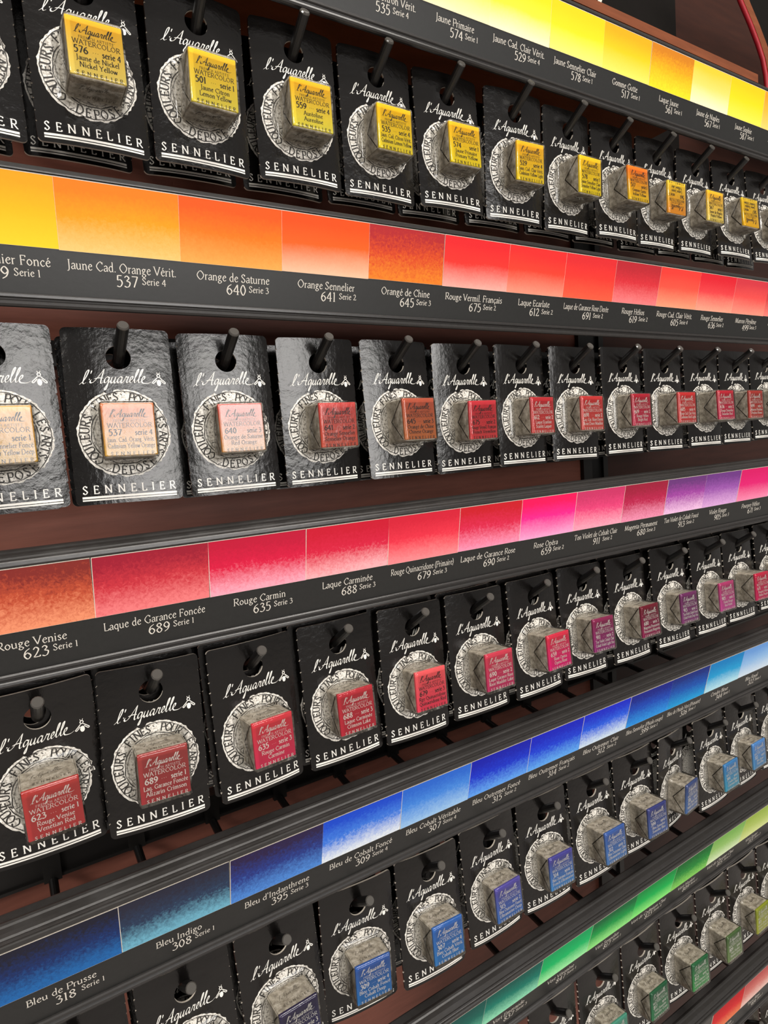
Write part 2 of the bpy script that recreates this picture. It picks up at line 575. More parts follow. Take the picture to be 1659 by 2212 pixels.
def rail_profile(r):
    t = TILT[r]
    d = (sin(t), -cos(t))
    nn = (-cos(t), -sin(t))
    so = lambda s, o: (s * d[0] + o * nn[0], s * d[1] + o * nn[1])
    low = [so(*q) for q in [(.0, -.012), (.915, -.012), (.915, .012), (.925, .026), (.945, .030), (.958, .014), (.968, .014),
                            (.982, .030), (1.0, .036), (1.018, .030), (1.028, .012), (1.025, -.02), (1.0, -.075)]]
    back = [so(.06, -.075), (.12, .05), (.345, .07)]
    top = [(.355, .085), (.35, .115), (.33, .122), (.25, .108), (.228, .118), (.205, .124), (.182, .116), (.165, .104),
           (.11, .092), (.075, .078), (.062, .064), (.046, .066), (.030, .060), (.022, .056), (.012, .058), (.0, .056), (-.008, .046)]
    lip = [(-.010, .020), (-.008, .010), so(-.005, -.012)]
    return low + back + top + lip


def on_rail(r, v2, xc, off):
    """(x, s) positions on the sloping face of a rail, `off` proud of it."""
    t = TILT[r]
    out = []
    for x, s in v2:
        X = x + xc
        out.append((X, s * sin(t) - off * cos(t), zrail(r, X) - s * cos(t) - off * sin(t)))
    return out


SW = {
 'A': (-7, [
  ((255, 235, 90), (255, 242, 120), (255, 250, 190), .05, '', '', ''),
  ((255, 236, 60), (255, 240, 100), (255, 250, 190), .05, '', '', ''),
  ((255, 232, 60), (255, 238, 90), (255, 249, 190), .05, '', '501', '1'),
  ((255, 228, 40), (255, 236, 90), (255, 248, 180), .05, 'Auréoline', '559', '4'),
  ((255, 240, 110), (255, 244, 140), (255, 250, 200), .04, 'Jaune Cad. Citron Vérit.', '535', '4'),
  ((255, 226, 20), (255, 236, 90), (255, 247, 190), .04, 'Jaune Primaire', '574', '1'),
  ((255, 226, 0), (255, 236, 60), (255, 248, 200), .04, 'Jaune Cad. Clair Vérit.', '529', '4'),
  ((255, 214, 0), (255, 228, 20), (255, 244, 120), .04, 'Jaune Sennelier Clair', '578', '1'),
  ((255, 176, 0), (255, 206, 10), (255, 232, 100), .05, 'Gomme Gutte', '517', '1'),
  ((212, 128, 10), (250, 180, 0), (255, 225, 30), .25, 'Laque Jaune', '561', '1'),
  ((255, 206, 50), (255, 224, 110), (255, 246, 200), .04, 'Jaune de Naples', '567', '1'),
  ((255, 206, 0), (255, 222, 10), (255, 236, 80), .04, 'Jaune Sophie', '587', '1'),
  ((246, 160, 30), (252, 186, 60), (255, 214, 110), .06, 'Jaune Foncé', '579', '1'),
  ((240, 180, 40), (250, 200, 80), (255, 230, 150), .06, '', '', '')]),
 'B': (-1, [
  ((255, 166, 0), (255, 190, 0), (255, 214, 30), .05, 'Jaune Sennelier Foncé', '579', '1'),
  ((255, 128, 0), (255, 160, 0), (250, 205, 120), .12, 'Jaune Cad. Orange Vérit.', '537', '4'),
  ((255, 88, 0), (255, 122, 5), (255, 172, 80), .1, 'Orange de Saturne', '640', '3'),
  ((255, 78, 0), (255, 98, 18), (255, 196, 160), .04, 'Orange Sennelier', '641', '2'),
  ((182, 34, 40), (222, 72, 24), (240, 132, 30), .42, 'Orangé de Chine', '645', '3'),
  ((236, 30, 38), (246, 50, 42), (255, 176, 164), .06, 'Rouge Vermil. Français', '675', '2'),
  ((240, 40, 40), (252, 64, 44), (255, 150, 125), .06, 'Laque Ecarlate', '612', '2'),
  ((230, 38, 44), (248, 54, 44), (252, 92, 62), .1, 'Laque de Garance Rose Dorée', '691', '2'),
  ((190, 32, 46), (222, 44, 56), (248, 128, 130), .16, 'Rouge Hélios', '619', '2'),
  ((250, 58, 50), (255, 84, 66), (255, 160, 124), .06, 'Rouge Cad. Clair Vérit.', '605', '4'),
  ((228, 24, 44), (240, 64, 70), (255, 166, 140), .08, 'Rouge Sennelier', '636', '2'),
  ((216, 52, 66), (242, 78, 76), (255, 150, 130), .08, 'Marron Pérylène', '499', '3'),
  ((190, 40, 52), (214, 60, 62), (250, 130, 120), .1, 'Rouge de Mars', '631', '1'),
  ((180, 40, 52), (210, 60, 62), (250, 130, 120), .1, '', '', '')]),
 'C': (-1, [
  ((134, 40, 34), (196, 78, 48), (244, 150, 110), .38, 'Rouge Venise', '623', '1'),
  ((160, 18, 46), (206, 48, 62), (246, 128, 130), .3, 'Laque de Garance Foncée', '689', '1'),
  ((196, 8, 54), (224, 16, 66), (255, 170, 190), .22, 'Rouge Carmin', '635', '3'),
  ((206, 10, 46), (222, 28, 66), (255, 180, 186), .22, 'Laque Carminée', '688', '3'),
  ((216, 26, 54), (240, 48, 72), (255, 140, 146), .14, 'Rouge Quinacridone (Primaire)', '679', '3'),
  ((206, 18, 36), (226, 36, 78), (255, 150, 184), .22, 'Laque de Garance Rose', '690', '2'),
  ((255, 0, 92), (255, 34, 146), (255, 166, 214), .1, 'Rose Opéra', '659', '2'),
  ((208, 50, 104), (240, 66, 126), (255, 166, 190), .22, 'Ton Violet de Cobalt Clair', '911', '2'),
  ((160, 20, 56), (192, 28, 78), (244, 146, 180), .26, 'Magenta Permanent', '680', '3'),
  ((108, 52, 124), (168, 68, 168), (246, 196, 236), .24, 'Ton Violet de Cobalt Foncé', '913', '2'),
  ((112, 54, 136), (160, 86, 178), (226, 170, 226), .2, 'Violet Rouge', '905', '3'),
  ((222, 10, 104), (232, 26, 118), (252, 140, 180), .12, 'Pourpre Hélios', '671', '3'),
  ((150, 130, 200), (180, 150, 214), (220, 200, 236), .12, 'Violet Bleu', '903', '3'),
  ((120, 80, 160), (150, 110, 190), (210, 190, 230), .12, '', '', '')]),
 'D': (-2, [
  ((24, 26, 44), (22, 44, 96), (34, 100, 170), .25, '', '', ''),
  ((26, 26, 44), (20, 46, 104), (28, 104, 176), .3, 'Bleu de Prusse', '318', '1'),
  ((38, 38, 56), (40, 58, 88), (112, 180, 206), .26, 'Bleu Indigo', '308', '1'),
  ((42, 28, 70), (38, 58, 140), (78, 140, 222), .3, "Bleu d'Indanthrene", '395', '3'),
  ((18, 74, 212), (62, 126, 234), (236, 244, 252), .22, 'Bleu de Cobalt Foncé', '309', '4'),
  ((40, 106, 216), (68, 140, 234), (160, 204, 248), .2, 'Bleu Cobalt Véritable', '307', '4'),
  ((6, 22, 180), (14, 52, 214), (96, 166, 252), .26, 'Bleu Outremer Foncé', '315', '2'),
  ((8, 28, 198), (20, 64, 224), (96, 172, 252), .26, 'Bleu Outremer Français', '314', '2'),
  ((14, 38, 208), (34, 96, 236), (214, 234, 252), .24, 'Bleu Outremer Clair', '312', '2'),
  ((8, 28, 140), (10, 72, 190), (36, 152, 236), .22, 'Bleu Sennelier (Phtalo rouge)', '399', '1'),
  ((10, 40, 130), (6, 84, 184), (20, 160, 226), .2, 'Bleu de Phtalo Vert (Primaire)', '326', '1'),
  ((0, 130, 200), (24, 162, 220), (184, 232, 248), .14, 'Cendre Bleue', '344', '1'),
  ((106, 160, 228), (146, 192, 240), (214, 232, 248), .1, 'Bleu Royal', '322', '1'),
  ((150, 200, 240), (180, 214, 244), (230, 242, 250), .1, 'Bleu Ciel', '320', '1'),
  ((90, 190, 220), (120, 204, 226), (200, 236, 244), .1, '', '', '')]),
 'E': (-4, [
  ((0, 60, 60), (0, 90, 84), (90, 170, 150), .16, '', '', ''),
  ((0, 70, 64), (0, 94, 84), (100, 180, 150), .16, '', '', ''),
  ((0, 84, 76), (0, 104, 90), (90, 180, 150), .16, 'Vert de Vessie', '819', '1'),
  ((0, 94, 82), (0, 130, 110), (150, 232, 190), .16, 'Vert Emeraude', '837', '3'),
  ((0, 172, 96), (0, 196, 106), (168, 255, 176), .12, 'Vert Véronèse', '847', '1'),
  ((0, 106, 54), (0, 164, 72), (156, 246, 140), .14, 'Vert Sennelier', '817', '1'),
  ((0, 150, 66), (0, 190, 84), (146, 250, 130), .1, 'Vert de Cadmium Clair', '823', '4'),
  ((0, 108, 40), (26, 148, 56), (144, 224, 100), .3, 'Vert Hooker', '809', '1'),
  ((130, 188, 88), (158, 206, 112), (230, 250, 200), .14, 'Vert de Chrome Clair', '815', '2'),
  ((164, 192, 76), (186, 210, 104), (230, 240, 160), .12, 'Vert Jaune', '213', '2'),
  ((150, 170, 60), (176, 190, 90), (226, 230, 150), .12, 'Vert Olive', '813', '1'),
  ((120, 130, 50), (150, 160, 80), (210, 210, 140), .12, '', '', '')]),
 'F': (-3, [
  ((200, 8, 22), (222, 34, 40), (244, 130, 84), .2, 'Rouge Indien', '917', '1'),
  ((190, 82, 80), (216, 120, 112), (248, 206, 194), .2, 'Terre Rose', '919', '1'),
  ((170, 110, 90), (190, 136, 116), (236, 206, 190), .2, '', '', '')]),
}
RAIL_LOOK = {'A': 'topmost black label rail with a row of yellow swatches',
             'B': 'black label rail with orange to red swatches below the yellow cards',
             'C': 'black label rail with red, pink and violet swatches across the middle',
             'D': 'black label rail with blue swatches above the blue pans',
             'E': 'black label rail with green swatches near the bottom',
             'F': 'lowest black label rail with red and pinkish swatches in the bottom right corner'}
HUE = {'A': 'yellow', 'B': 'orange to red', 'C': 'red to violet', 'D': 'blue', 'E': 'green', 'F': 'red'}
kk = 0
for r in 'ABCDEF':
    xl = XL if r != 'F' else 4.0
    root = empty('label_rail', (0, 0, 0))
    tag(root, RAIL_LOOK[r], 'label rail', 'black label rails with colour swatches')
    V, F = extrude_profile(rail_profile(r), xl, XR, zrail(r, xl), zrail(r, XR))
    link('rail_body', fix(mesh('rail_body', V, F, M['rail'])), root)
    # the printed black strip under the swatches
    st = []
    for x in (xl, XR):
        st += on_rail(r, [(x, SH), (x, .913)], 0, -.011) + on_rail(r, [(x, SH), (x, .913)], 0, -.004)
    F = [(2, 3, 7, 6), (0, 4, 5, 1), (0, 2, 6, 4), (1, 5, 7, 3), (0, 1, 3, 2), (4, 6, 7, 5)]
    strip = link('label_strip', fix(mesh('label_strip', st, F, M['label'])), root)
    i0, lst = SW[r]
    for q, (ct, cm, cb, gr, nm, num, ser) in enumerate(lst):
        a = X0[r] + (i0 + q) * PS[r]
        b = a + PS[r]
        if b < xl:
            continue
        a = max(a, xl)
        jt, jb = rnd.uniform(-.006, .006), rnd.uniform(-.004, .004)
        hb = rnd.uniform(-.004, .004)
        lift = .0015 * (q % 2)
        eg = .0028 if r in 'CD' else -.0005
        v = []
        for x, s_ in ((a - .002, 0), (b - .002, 0), (b - .002, SH + hb), (a - .002, SH + hb)):
            v += on_rail(r, [(x + (jb if s_ else jt), s_)], 0, .0 + lift)
        for x, s_ in ((a + eg, .006), (b - .0025, .006), (b - .0025, SH + hb - .001), (a + eg, SH + hb - .001)):
            v += on_rail(r, [(x + (jb if s_ > .1 else jt), s_)], 0, .0 + lift)
        for x, s_ in ((a - .002, 0), (b - .002, 0), (b - .002, SH + hb), (a - .002, SH + hb)):
            v += on_rail(r, [(x + (jb if s_ else jt), s_)], 0, -.011 + lift)
        fs = [(4, 5, 6, 7)] + [(i, (i + 1) % 4, 4 + (i + 1) % 4, 4 + i) for i in range(4)] + [(8 + i, 8 + (i + 1) % 4, (i + 1) % 4, i) for i in range(4)] + [(11, 10, 9, 8)]
        me = fix(mesh('colour_swatch', v, fs, [swatch_mat(kk, ct, cm, cb, gr), M['core']], [0] + [1] * 9))
        kk += 1
        link('colour_swatch', me, root)
        if num:
            xc = (a + b) / 2
            n1 = text2d(nm, .074, xc, -(SH + .142), fit=.9, bold=.8)
            k = join([n1, text2d(num, .096, xc + .02, -(SH + .257), bold=.85),
                      text2d('Serie ' + ser, .058, xc + .145, -(SH + .228), 'l', bold=.85)])
            vv = on_rail(r, [(p[0], -p[1]) for p in k[0]], 0, -.0022)
            link('label_lettering', mesh('label_lettering', vv, k[1], M['label_ink']), strip)

# black bars on the back panel that carry the pegs
BAR = {'A': 2.02, 'B': -1.115, 'C': -4.23, 'D': -7.34, 'E': -10.45, 'F': -13.56}
for r, row in (('A', 'yellow'), ('B', 'orange and red'), ('C', 'crimson to violet'), ('D', 'blue'), ('E', 'green'), ('F', 'lowest')):
    z = BAR[r]
    o = link('hook_bar', mesh('hook_bar', *join([box(XL - 1, XR + 2, WY - .26, WY - .005, z + .03, z + .34), box(XL - 1, XR + 2, WY - .3, WY - .26, z + .03, z + .07)]), M['black_metal']))
    tag(o, 'long black bar on the back panel carrying the pegs of the %s cards' % row, 'bar', 'black hook bars on the back panel')

# what stands above the topmost rail
zt = ZR['A']
o = link('ledge_board', mesh('ledge_board', *box(XL, 8.8, .06, WY - .005, zt + .128, zt + .26), M['edge_wood']))
tag(o, 'orange brown wooden ledge on top of the uppermost label rail', 'ledge')
o = link('display_board', mesh('display_board', *box(3.0, 10.99, WY - .12, WY - .005, zt + .3, 12), M['board']))
tag(o, 'matt black board standing behind the wooden ledge at the top', 'board')
o = link('brown_board', mesh('brown_board', *box(11.0, 20, WY - .06, WY - .005, zt - .4, 12), M['board_wood']))
tag(o, 'plain brown board right of the matt black board, top right', 'board')
o = link('paper_tag', mesh('paper_tag', *box(-.03, .03, -.006, .006, 0, .3), M['core']), None,
         Matrix.Translation(Vector((4.92, .1, zt + .262)) * S) @ Matrix.Rotation(.5, 4, 'Y'))
tag(o, 'small white paper tag leaning on the wooden ledge, cut off at the top edge', 'tag')
arc = [(10.3, 6.6), (10.45, 6.4), (10.72, 6.07), (10.9, 5.86), (11.23, 5.54), (11.5, 5.24), (11.69, 4.98), (11.8, 4.7), (11.86, 4.37), (11.9, 3.9)]
AY = 1.5
ar = empty('arched_panel', (12, AY, 4))
tag(ar, 'curved dark panel with an orange wooden edge and red trim, top right corner', 'panel')
off = lambda dx, dy: [(x + dx - 12, dy - AY, z - 4) for x, z in arc]
link('red_trim', mesh('red_trim', *tube(off(-.1, AY - .1), .045, 10), M['red'], smooth=True), ar)
V, F = [], []
for (x, y, z) in off(-.05, AY - .14):
    V += [(x, y, z), (x + .24, y, z + .03), (x + .24, y + .1, z + .03), (x, y + .1, z)]
for i in range(len(arc) - 1):
    for a in range(4):
        F.append((4 * i + a, 4 * i + (a + 1) % 4, 4 * i + 4 + (a + 1) % 4, 4 * i + 4 + a))
F += [(3, 2, 1, 0), tuple(4 * (len(arc) - 1) + a for a in range(4))]
link('wooden_edge', fix(mesh('wooden_edge', V, F, M['edge_wood'])), ar)
V = [(x + .2, y, z) for x, y, z in off(0, AY - .08)]
k = len(V)
V += [(x, y + .06, z) for x, y, z in V] + [(6, -.08, V[0][2]), (6, -.08, V[k - 1][2]), (6, -.02, V[0][2]), (6, -.02, V[k - 1][2])]
F = [tuple(range(k)) + (2 * k + 1, 2 * k), tuple(range(2 * k - 1, k - 1, -1)) + (2 * k + 2, 2 * k + 3)]
F += [(i, i + k, i + k + 1, i + 1) for i in range(k - 1)]
link('panel', fix(mesh('panel', V, F, M['board'])), ar)

# ------------------------------------------------------------------ the hanging cards
CW, CH = .919, 1.587
BOW = .036


def bow(x):
    return BOW * abs(x / (CW / 2)) ** 2.5


def on_card(v2, lift):
    return [(x, bow(x) - lift, z) for x, z in v2]


def board_mesh(seed):
    rr = random.Random(seed)
    hw = CW / 2
    c = .045
    P = []
    for cx, cz, a0 in ((hw - c, -c, 0), (-hw + c, -c, 90), (-hw + c, -CH + c, 180), (hw - c, -CH + c, 270)):
        for s in range(6):
            a = math.radians(a0 + 18 * s)
            P.append((cx + c * cos(a), cz + c * sin(a)))
        # torn perforation nibs down both long sides
        if a0 in (90, 270):
            z, sx, step = (-c - .07, -1, -1) if a0 == 90 else (-CH + c + .07, 1, 1)
            while -CH + c + .06 < z < -c - .06:
                w = rr.uniform(.014, .024)
                dd = rr.uniform(.006, .012)
                P += [(sx * hw, z), (sx * (hw - dd), z + step * w * .4), (sx * (hw + .004), z + step * w)]
                z += step * rr.uniform(.085, .15)
    H = [(.108 * cos(-2 * pi * s / 28), -.266 + .108 * sin(-2 * pi * s / 28)) for s in range(28)]
    tri = tessellate_polygon([[Vector((x, z, 0)) for x, z in P], [Vector((x, z, 0)) for x, z in H]])
    A = P + H
    bm = bmesh.new()
    vs = [bm.verts.new((x, 0, z)) for x, z in A]
    for t in tri:
        try:
            bm.faces.new([vs[i] for i in t])
        except ValueError:
            pass
    bmesh.ops.recalc_face_normals(bm, faces=bm.faces[:])
    for k in range(1, 16):
        x = -hw + CW * k / 16
        bmesh.ops.bisect_plane(bm, geom=bm.verts[:] + bm.edges[:] + bm.faces[:], plane_co=(x, 0, 0), plane_no=(1, 0, 0))
    front = bm.faces[:]
    ret = bmesh.ops.extrude_face_region(bm, geom=front)
    nv = [g for g in ret['geom'] if isinstance(g, bmesh.types.BMVert)]
    for v in nv:
        v.co.y = .022
    bmesh.ops.recalc_face_normals(bm, faces=bm.faces[:])
    for f in bm.faces:
        f.material_index = 0 if abs(f.normal.y) > .7 or abs(f.normal.x) > .97 else 1
    for v in bm.verts:
        v.co.y += bow(v.co.x)
        v.co *= S
    me = bpy.data.meshes.new('card_board')
    bm.to_mesh(me)
    bm.free()
    me.materials.append(M['card'])
    me.materials.append(M['core'])
    return me


BOARDS = [board_mesh(s) for s in range(5)]
# print on the card
k = script2d(-.345, -.505, .63, .128, .02, .85)
ME_SCRIPT = mesh('script_lettering', on_card(k[0], .0022), k[1], M['white_ink'])
k = bee2d(.335, -.462, .058)
ME_BEE = mesh('bee_emblem', on_card(k[0], .0022), k[1], M['white_ink'])
k = text2d('SENNELIER', .072, -.003, -1.49, track=.042, bold=1.15)
sx = .80 / (max(p[0] for p in k[0]) - min(p[0] for p in k[0]))
ME_BRAND = mesh('brand_lettering', on_card([(p[0] * sx, p[1]) for p in k[0]], .0022), k[1], M['white_ink'])
V, F = [], []
for z0, z1 in ((-1.513, -1.532), (-1.540, -1.553)):
    o = len(V)
    for q in range(13):
        x = -.408 + .812 * q / 12
        V += [(x, z0), (x, z1)]
    F += [(o + 2 * q, o + 2 * q + 1, o + 2 * q + 3, o + 2 * q + 2) for q in range(12)]
ME_RULE = mesh('double_rule', on_card(V, .0022), F, M['white_ink'])
# the round seal
SC, SR = (-.004, -.955), .398
rr = random.Random(3)
rag = [1 + rr.uniform(-.024, .016) - (.05 if s in (3, 24, 25, 60, 73) else 0) for s in range(84)]
V, F = [], []
for ring in (.02, .25, .5, .75, 1.0):
    for s in range(84):
        q = SR * ring * (rag[s] if ring == 1.0 else 1)
        V.append((SC[0] + q * cos(2 * pi * s / 84), SC[1] + q * sin(2 * pi * s / 84)))
for g in range(4):
    for s in range(84):
        F.append((g * 84 + s, g * 84 + (s + 1) % 84, g * 84 + 84 + (s + 1) % 84, g * 84 + 84 + s))
F.append(tuple(range(84)))
ME_SEAL = mesh('seal', on_card(V, .0020), F, M['seal'])


def arc_text(s, a0, a1, rad, cap, inward=False):
    V, F = [], []
    kq = cap / 70
    n_ = len(s)
    for i, ch in enumerate(s):
        a = math.radians(a0 + (a1 - a0) * i / max(1, n_ - 1))
        v, f = glyph(ch, 1.35, 3)
        w = G[ch][0]
        ux, uz = (sin(a), -cos(a)) if not inward else (-sin(a), cos(a))     # along the text
        vx, vz = (cos(a), sin(a)) if not inward else (-cos(a), -sin(a))     # up the letters
        cx, cz = SC[0] + rad * cos(a), SC[1] + rad * sin(a)
        o = len(V)
        V += [(cx + ((p[0] - w / 2) * ux * .92 + (p[1] - 35) * vx) * kq, cz + ((p[0] - w / 2) * uz * .92 + (p[1] - 35) * vz) * kq) for p in v]
        F += [tuple(q + o for q in g) for g in f]
    return V, F


def ring_line(rad, w, wob, seed):
    q = random.Random(seed)
    P = [(SC[0] + (rad + q.uniform(-wob, wob)) * cos(2 * pi * s / 72), SC[1] + (rad + q.uniform(-wob, wob)) * sin(2 * pi * s / 72)) for s in range(72)]
    P.append(P[0])
    V, F = [], []
    ribbon(P, lambda a, t: w * (.6 + .5 * sin(t * 40) ** 2), V, F)
    return V, F


bits = [arc_text('COULEURS', 226, 153, .336, .074), arc_text('FINES', 134, 99, .336, .072), arc_text('POUR', 76, 48, .336, .072),
        arc_text('LES', 32, 10, .336, .070), arc_text('ARTS', -3, -30, .336, .070), arc_text('DÉPOSÉ', 252, 309, .336, .074, True),
        ring_line(.379, .008, .004, 5), ring_line(.283, .009, .005, 6), ring_line(.262, .004, .004, 8)]
V, F = [], []
for s in range(60):                       # stippled engraving between the words and inside
    a = rr.uniform(0, 2 * pi)
    q = rr.choice((rr.uniform(.17, .25), rr.uniform(.295, .375)))
    an = rr.uniform(0, pi)
    L = rr.uniform(.006, .02)
    cx, cz = SC[0] + q * cos(a), SC[1] + q * sin(a)
    if q > .29 and any(lo <= math.degrees(a) % 360 <= hi for lo, hi in ((150, 230), (96, 137), (45, 79), (7, 35), (327, 360), (248, 313))):
        continue
    ribbon([(cx - L * cos(an), cz - L * sin(an)), (cx + L * cos(an), cz + L * sin(an))], lambda a_, t: .006, V, F)
bits.append((V, F))
k = join(bits)
ME_SEALTXT = mesh('seal_lettering', on_card(k[0], .0042), k[1], M['seal_ink'])

# wrapped half pan
PX0, PX1, PZ0, PZ1 = -.205, .225, -.725, -1.195


def bevel_box(name, b, r, seg, mats):
    v, f = box(*b)
    me = fix(mesh(name, v, f, mats))
    bm = bmesh.new(); bm.from_mesh(me)
    bmesh.ops.bevel(bm, geom=bm.edges[:], offset=r * S, segments=seg, affect='EDGES', profile=.5)
    bm.to_mesh(me); bm.free()
    return me


def pan_meshes(D):
    me = bevel_box('paint_pan', (PX0, PX1, -D, -.008, PZ1, PZ0), .018, 2, M['foil'])
    zm = (PZ0 + PZ1) / 2
    V, F = [], []
    for x, sg in ((PX0, -1), (PX1, 1)):                     # two folded flaps on either end of the wrapping
        for za, zb in ((PZ0 - .012, zm + .0), (PZ1 + .012, zm - .0)):
            o = len(V)
            tri = [(-D + .012, za), (-.02, za), (-D * .36, zb)]
            V += [(x + sg * .001, y, z) for y, z in tri] + [(x + sg * .009, y, z) for y, z in tri]
            F += [(o, o + 1, o + 2), (o + 5, o + 4, o + 3), (o, o + 3, o + 4, o + 1), (o + 1, o + 4, o + 5, o + 2), (o + 2, o + 5, o + 3, o)]
    fl = fix(mesh('fold_flap', V, F, M['foil']))
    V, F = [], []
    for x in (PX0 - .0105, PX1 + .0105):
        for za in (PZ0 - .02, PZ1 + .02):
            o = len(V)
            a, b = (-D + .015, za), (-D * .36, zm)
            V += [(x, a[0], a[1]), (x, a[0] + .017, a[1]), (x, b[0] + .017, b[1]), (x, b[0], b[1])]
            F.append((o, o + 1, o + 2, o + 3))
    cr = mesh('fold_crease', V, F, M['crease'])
    # clear blister moulded around the pan
    loft = [(.0, .07, .05), (-.012, .045, .05), (-.02, .03, .045), (-D * .5, .024, .04), (-D - .01, .018, .035), (-D - .028, .008, .03), (-D - .034, -.012, .02)]
    V, F = [], []
    K = 20
    for y, m_, c in loft:
        x0, x1, z0, z1 = PX0 - m_, PX1 + m_, PZ1 - m_, PZ0 + m_
        for cx, cz, a0 in ((x1 - c, z1 - c, 0), (x0 + c, z1 - c, 90), (x0 + c, z0 + c, 180), (x1 - c, z0 + c, 270)):
            for s in range(5):
                a = math.radians(a0 + 22.5 * s)
                V.append((cx + c * cos(a), y - .0025, cz + c * sin(a)))
    for g in range(len(loft) - 1):
        F += [(g * K + s, g * K + (s + 1) % K, g * K + K + (s + 1) % K, g * K + K + s) for s in range(K)]
    F.append(tuple((len(loft) - 1) * K + s for s in range(K)))
    bl = fix(mesh('clear_blister', V, F, M['blister'], smooth=True))
    bl.polygons[len(bl.polygons) - 1].use_smooth = False
    # faint repeat print on the upper and lower faces of the wrapping
    a_ = script2d(PX0 + .07, -D * .5, .26, .06, .1, .8, 3)
    c_ = text2d('SENNELIER', .03, (PX0 + PX1) / 2 + .02, -D * .82, track=.012, sub=2)
    k_ = join([a_, c_])
    n_ = len(k_[0])
    V = [(x, q, PZ0 + .0016) for x, q in k_[0]] + [(x, -D - q, PZ1 - .0016) for x, q in k_[0]]
    pr = mesh('foil_lettering', V, k_[1] + [tuple(i + n_ for i in f) for f in k_[1]], M['faint_ink'])
    return me, fl, cr, bl, pr


DEPTHS = [.26, .30, .34]
PANS = [pan_meshes(D) for D in DEPTHS]


def wrapper(k, D, top, bot, upside):
    me = bevel_box('paper_wrapper', (PX0 - .003, PX1 + .004, -D - .012, -D + .02, PZ1 + .012, PZ0 + .003), .008, 2, wrap_mat(k, top, bot))
    if upside:
        pass
    return me


def wrap_text(D, num, ser, n1, n2, ink, upside):
    cx, W = (PX0 + PX1) / 2, PX1 - PX0
    top, Hh = PZ0 - .008, .455
    z = lambda f: top - f * Hh
    ps = [script2d(cx - .165, z(.25), .345, .072, 0, 1.2, 3),
          text2d("FRENCH ARTISTS'", .022, cx + .01, z(.345), track=.003, sub=2, bold=.8),
          text2d('WATERCOLOR', .040, cx + .005, z(.45), fit=.37, sub=2, bold=.9, squeeze=1.15),
          text2d(num, .056, cx - .175, z(.60), 'l', sub=3, bold=1.45),
          text2d('***', .05, cx - .035, z(.60), 'l', sub=2, bold=.7, squeeze=.75),
          text2d('serie ' + ser, .048, cx + .19, z(.60), 'r', sub=3, bold=1.3, squeeze=.9),
          text2d(n1, .041, cx + .005, z(.725), fit=.39, sub=2, bold=1.1),
          text2d(n2, .041, cx + .005, z(.845), fit=.39, sub=2, bold=1.1),
          text2d('SENNELIER', .032, cx + .01, z(.985), track=.018, fit=.37, sub=2, bold=1.2)]
    V, F = join(ps)
    if upside:
        zc = (PZ0 + PZ1) / 2 + .006
        V = [(2 * cx - x, 2 * zc - q) for x, q in V]
    return mesh('wrapper_lettering', [(x, -D - .0142, q) for x, q in V], F, M['white_ink'] if ink == 'w' else M['black_ink'])

